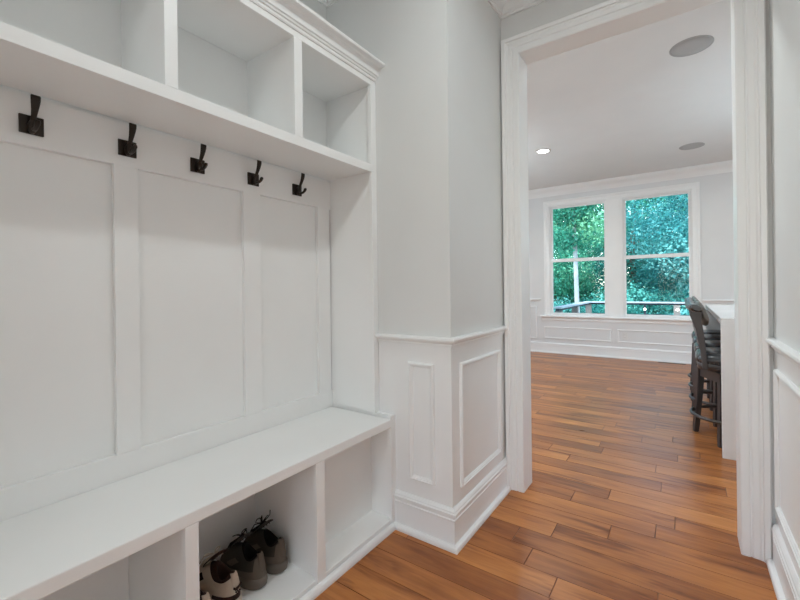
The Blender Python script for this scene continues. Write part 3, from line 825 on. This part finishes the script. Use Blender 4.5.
def tree(label, x, y, kind, rz=0, sc_=1, group=None, bark='bark', foliage=True):
    t = thing('leafy_tree', label, 'tree', (x, y, GZ), rz, group)
    b = BM(); trunk(b, 6.2 if y > 20 else 3.2, .13, 0, 6 if y > 20 else 0, int(x*7+y)); tr = obj('trunk', b, bark, t)
    o = bpy.data.objects.new('foliage', CR[kind][1]); C.objects.link(o); o.parent = t
    t.scale = (sc_, sc_, sc_)
    return t
tree('bluish green tree filling the upper part of the right window', .75, 18.8, 0, 0, 1.1)
tree('fresh green tree in the left window behind the pale trunk', -4.75, 18.8, 2, 1.2, 1.1)
tree('teal green tree standing back between the two nearest trees', -1.95, 22.6, 1, .6, 1.25)
GB = 'trees of the far wood behind the nearer trees'; LB = 'dense green tree of the wood behind the nearer trees'
for i in range(5):
    tree(LB, -15.2+i*7.6, 27.6, (i*2+1) % 3, i*1.1, 1.55, GB)
# low shrubs under the trees
SH = crown_mesh('foliage', 8, rand_blobs(8, 30, 1.5, 1.0, .3, 2.9, .55), 24000, .048, 'leaf')
SHB = crown_mesh('foliage', 9, rand_blobs(9, 30, 1.5, 1.0, .3, 2.9, .55), 24000, .048, 'leafb')
for i, (x, y, s, lab) in enumerate(((-3.1, 14.6, 1.05, 'leafy green shrub beyond the deck rail in the left window'), (.95, 14.6, 1.05, 'leafy teal shrub beyond the deck rail in the right window'), (-1.35, 17.0, 1.2, 'leafy green shrub standing back between the two other shrubs'))):
    t = thing('leafy_shrub', lab, 'shrub', (x, y, GZ)); t.scale = (s, s, s)
    b = BM(); trunk(b, 1.8, .04, 0, 4, i); obj('stem', b, 'bark', t)
    o = bpy.data.objects.new('foliage', SHB if i == 1 else SH); C.objects.link(o); o.parent = t
# tall pale trunk in the left window
t = thing('pale_tree', 'tall slim tree with a pale grey trunk seen through the left window', 'tree', (-2.44, 12.0, GZ))
b = BM(); tube(b, [(.10-.16*i/10, 0, 7.6*i/10) for i in range(11)], [.075-.03*i/10 for i in range(11)], 12)
for z, a, L in ((6.4, 4.2, .9), (6.9, 1.4, .9)):
    tube(b, [(0, 0, z), (L*.5*math.cos(a), L*.5*math.sin(a), z+.25), (L*math.cos(a), L*math.sin(a), z+.7)], [.025, .015, .006], 6)
obj('trunk', b, 'palebark', t)
pm = crown_mesh('foliage', 21, [(-.35, -.2, 4.85, .42, .35, .26), (.45, -.1, 5.2, .5, .4, .3), (0, .2, 5.7, .8, .6, .4), (.5, 0, 6.3, .8, .7, .5), (-.6, .1, 6.4, .8, .7, .5), (0, -.28, 4.85, .30, .16, .2), (.02, -.3, 5.62, .5, .3, .3)], 9000, .045, 'leafg')
o = bpy.data.objects.new('foliage', pm); C.objects.link(o); o.parent = t
# ------------------------------------------------------------------ world, camera, view
w = bpy.data.worlds.new('World'); sc.world = w; w.use_nodes = True
nt = w.node_tree; bg = nt.nodes['Background']
sky = nt.nodes.new('ShaderNodeTexSky'); sky.sky_type = 'NISHITA'; sky.sun_disc = False; sky.sun_elevation = math.radians(48); sky.sun_rotation = math.radians(200)
hs = nt.nodes.new('ShaderNodeHueSaturation'); hs.inputs['Saturation'].default_value = .75
nt.links.new(sky.outputs[0], hs.inputs['Color']); nt.links.new(hs.outputs[0], bg.inputs[0]); bg.inputs[1].default_value = 1.0
sun = bpy.data.lights.new('sun', 'SUN'); sun.energy = 2.6; sun.angle = math.radians(6); sun.color = (1, .97, .9)
so = bpy.data.objects.new('sun', sun); C.objects.link(so); so.rotation_euler = (math.radians(38), 0, math.radians(30)); so.location = (0, 0, 12)

cam = bpy.data.cameras.new('camera'); co = bpy.data.objects.new('camera', cam); C.objects.link(co); sc.camera = co
F, YAW, ROLL, CY = 403.77, .6107, -.0128, 287.71
cam.sensor_fit = 'HORIZONTAL'; cam.sensor_width = 36; cam.lens = F/800*36; cam.shift_y = (CY-300)/800; cam.clip_start = .02; cam.clip_end = 200
fw = Vector((-math.sin(YAW), math.cos(YAW), 0)); rt = Vector((math.cos(YAW), math.sin(YAW), 0)); up = Vector((0, 0, 1))
c_, s_ = math.cos(ROLL), math.sin(ROLL)
r2 = rt*c_+up*s_; u2 = up*c_-rt*s_
mw = Matrix((( r2.x, u2.x, -fw.x, 0), (r2.y, u2.y, -fw.y, 0), (r2.z, u2.z, -fw.z, H), (0, 0, 0, 1)))
co.matrix_world = mw

vs = sc.view_settings
sc.display_settings.display_device = 'sRGB'
vs.view_transform = 'Standard'; vs.look = 'None'; vs.gamma = 1; vs.use_curve_mapping = False; vs.exposure = -0.28
sc.cycles.max_bounces = 10; sc.cycles.diffuse_bounces = 6; sc.cycles.transparent_max_bounces = 12
sc.cycles.use_denoising = True
sc.cycles.sample_clamp_indirect = 6
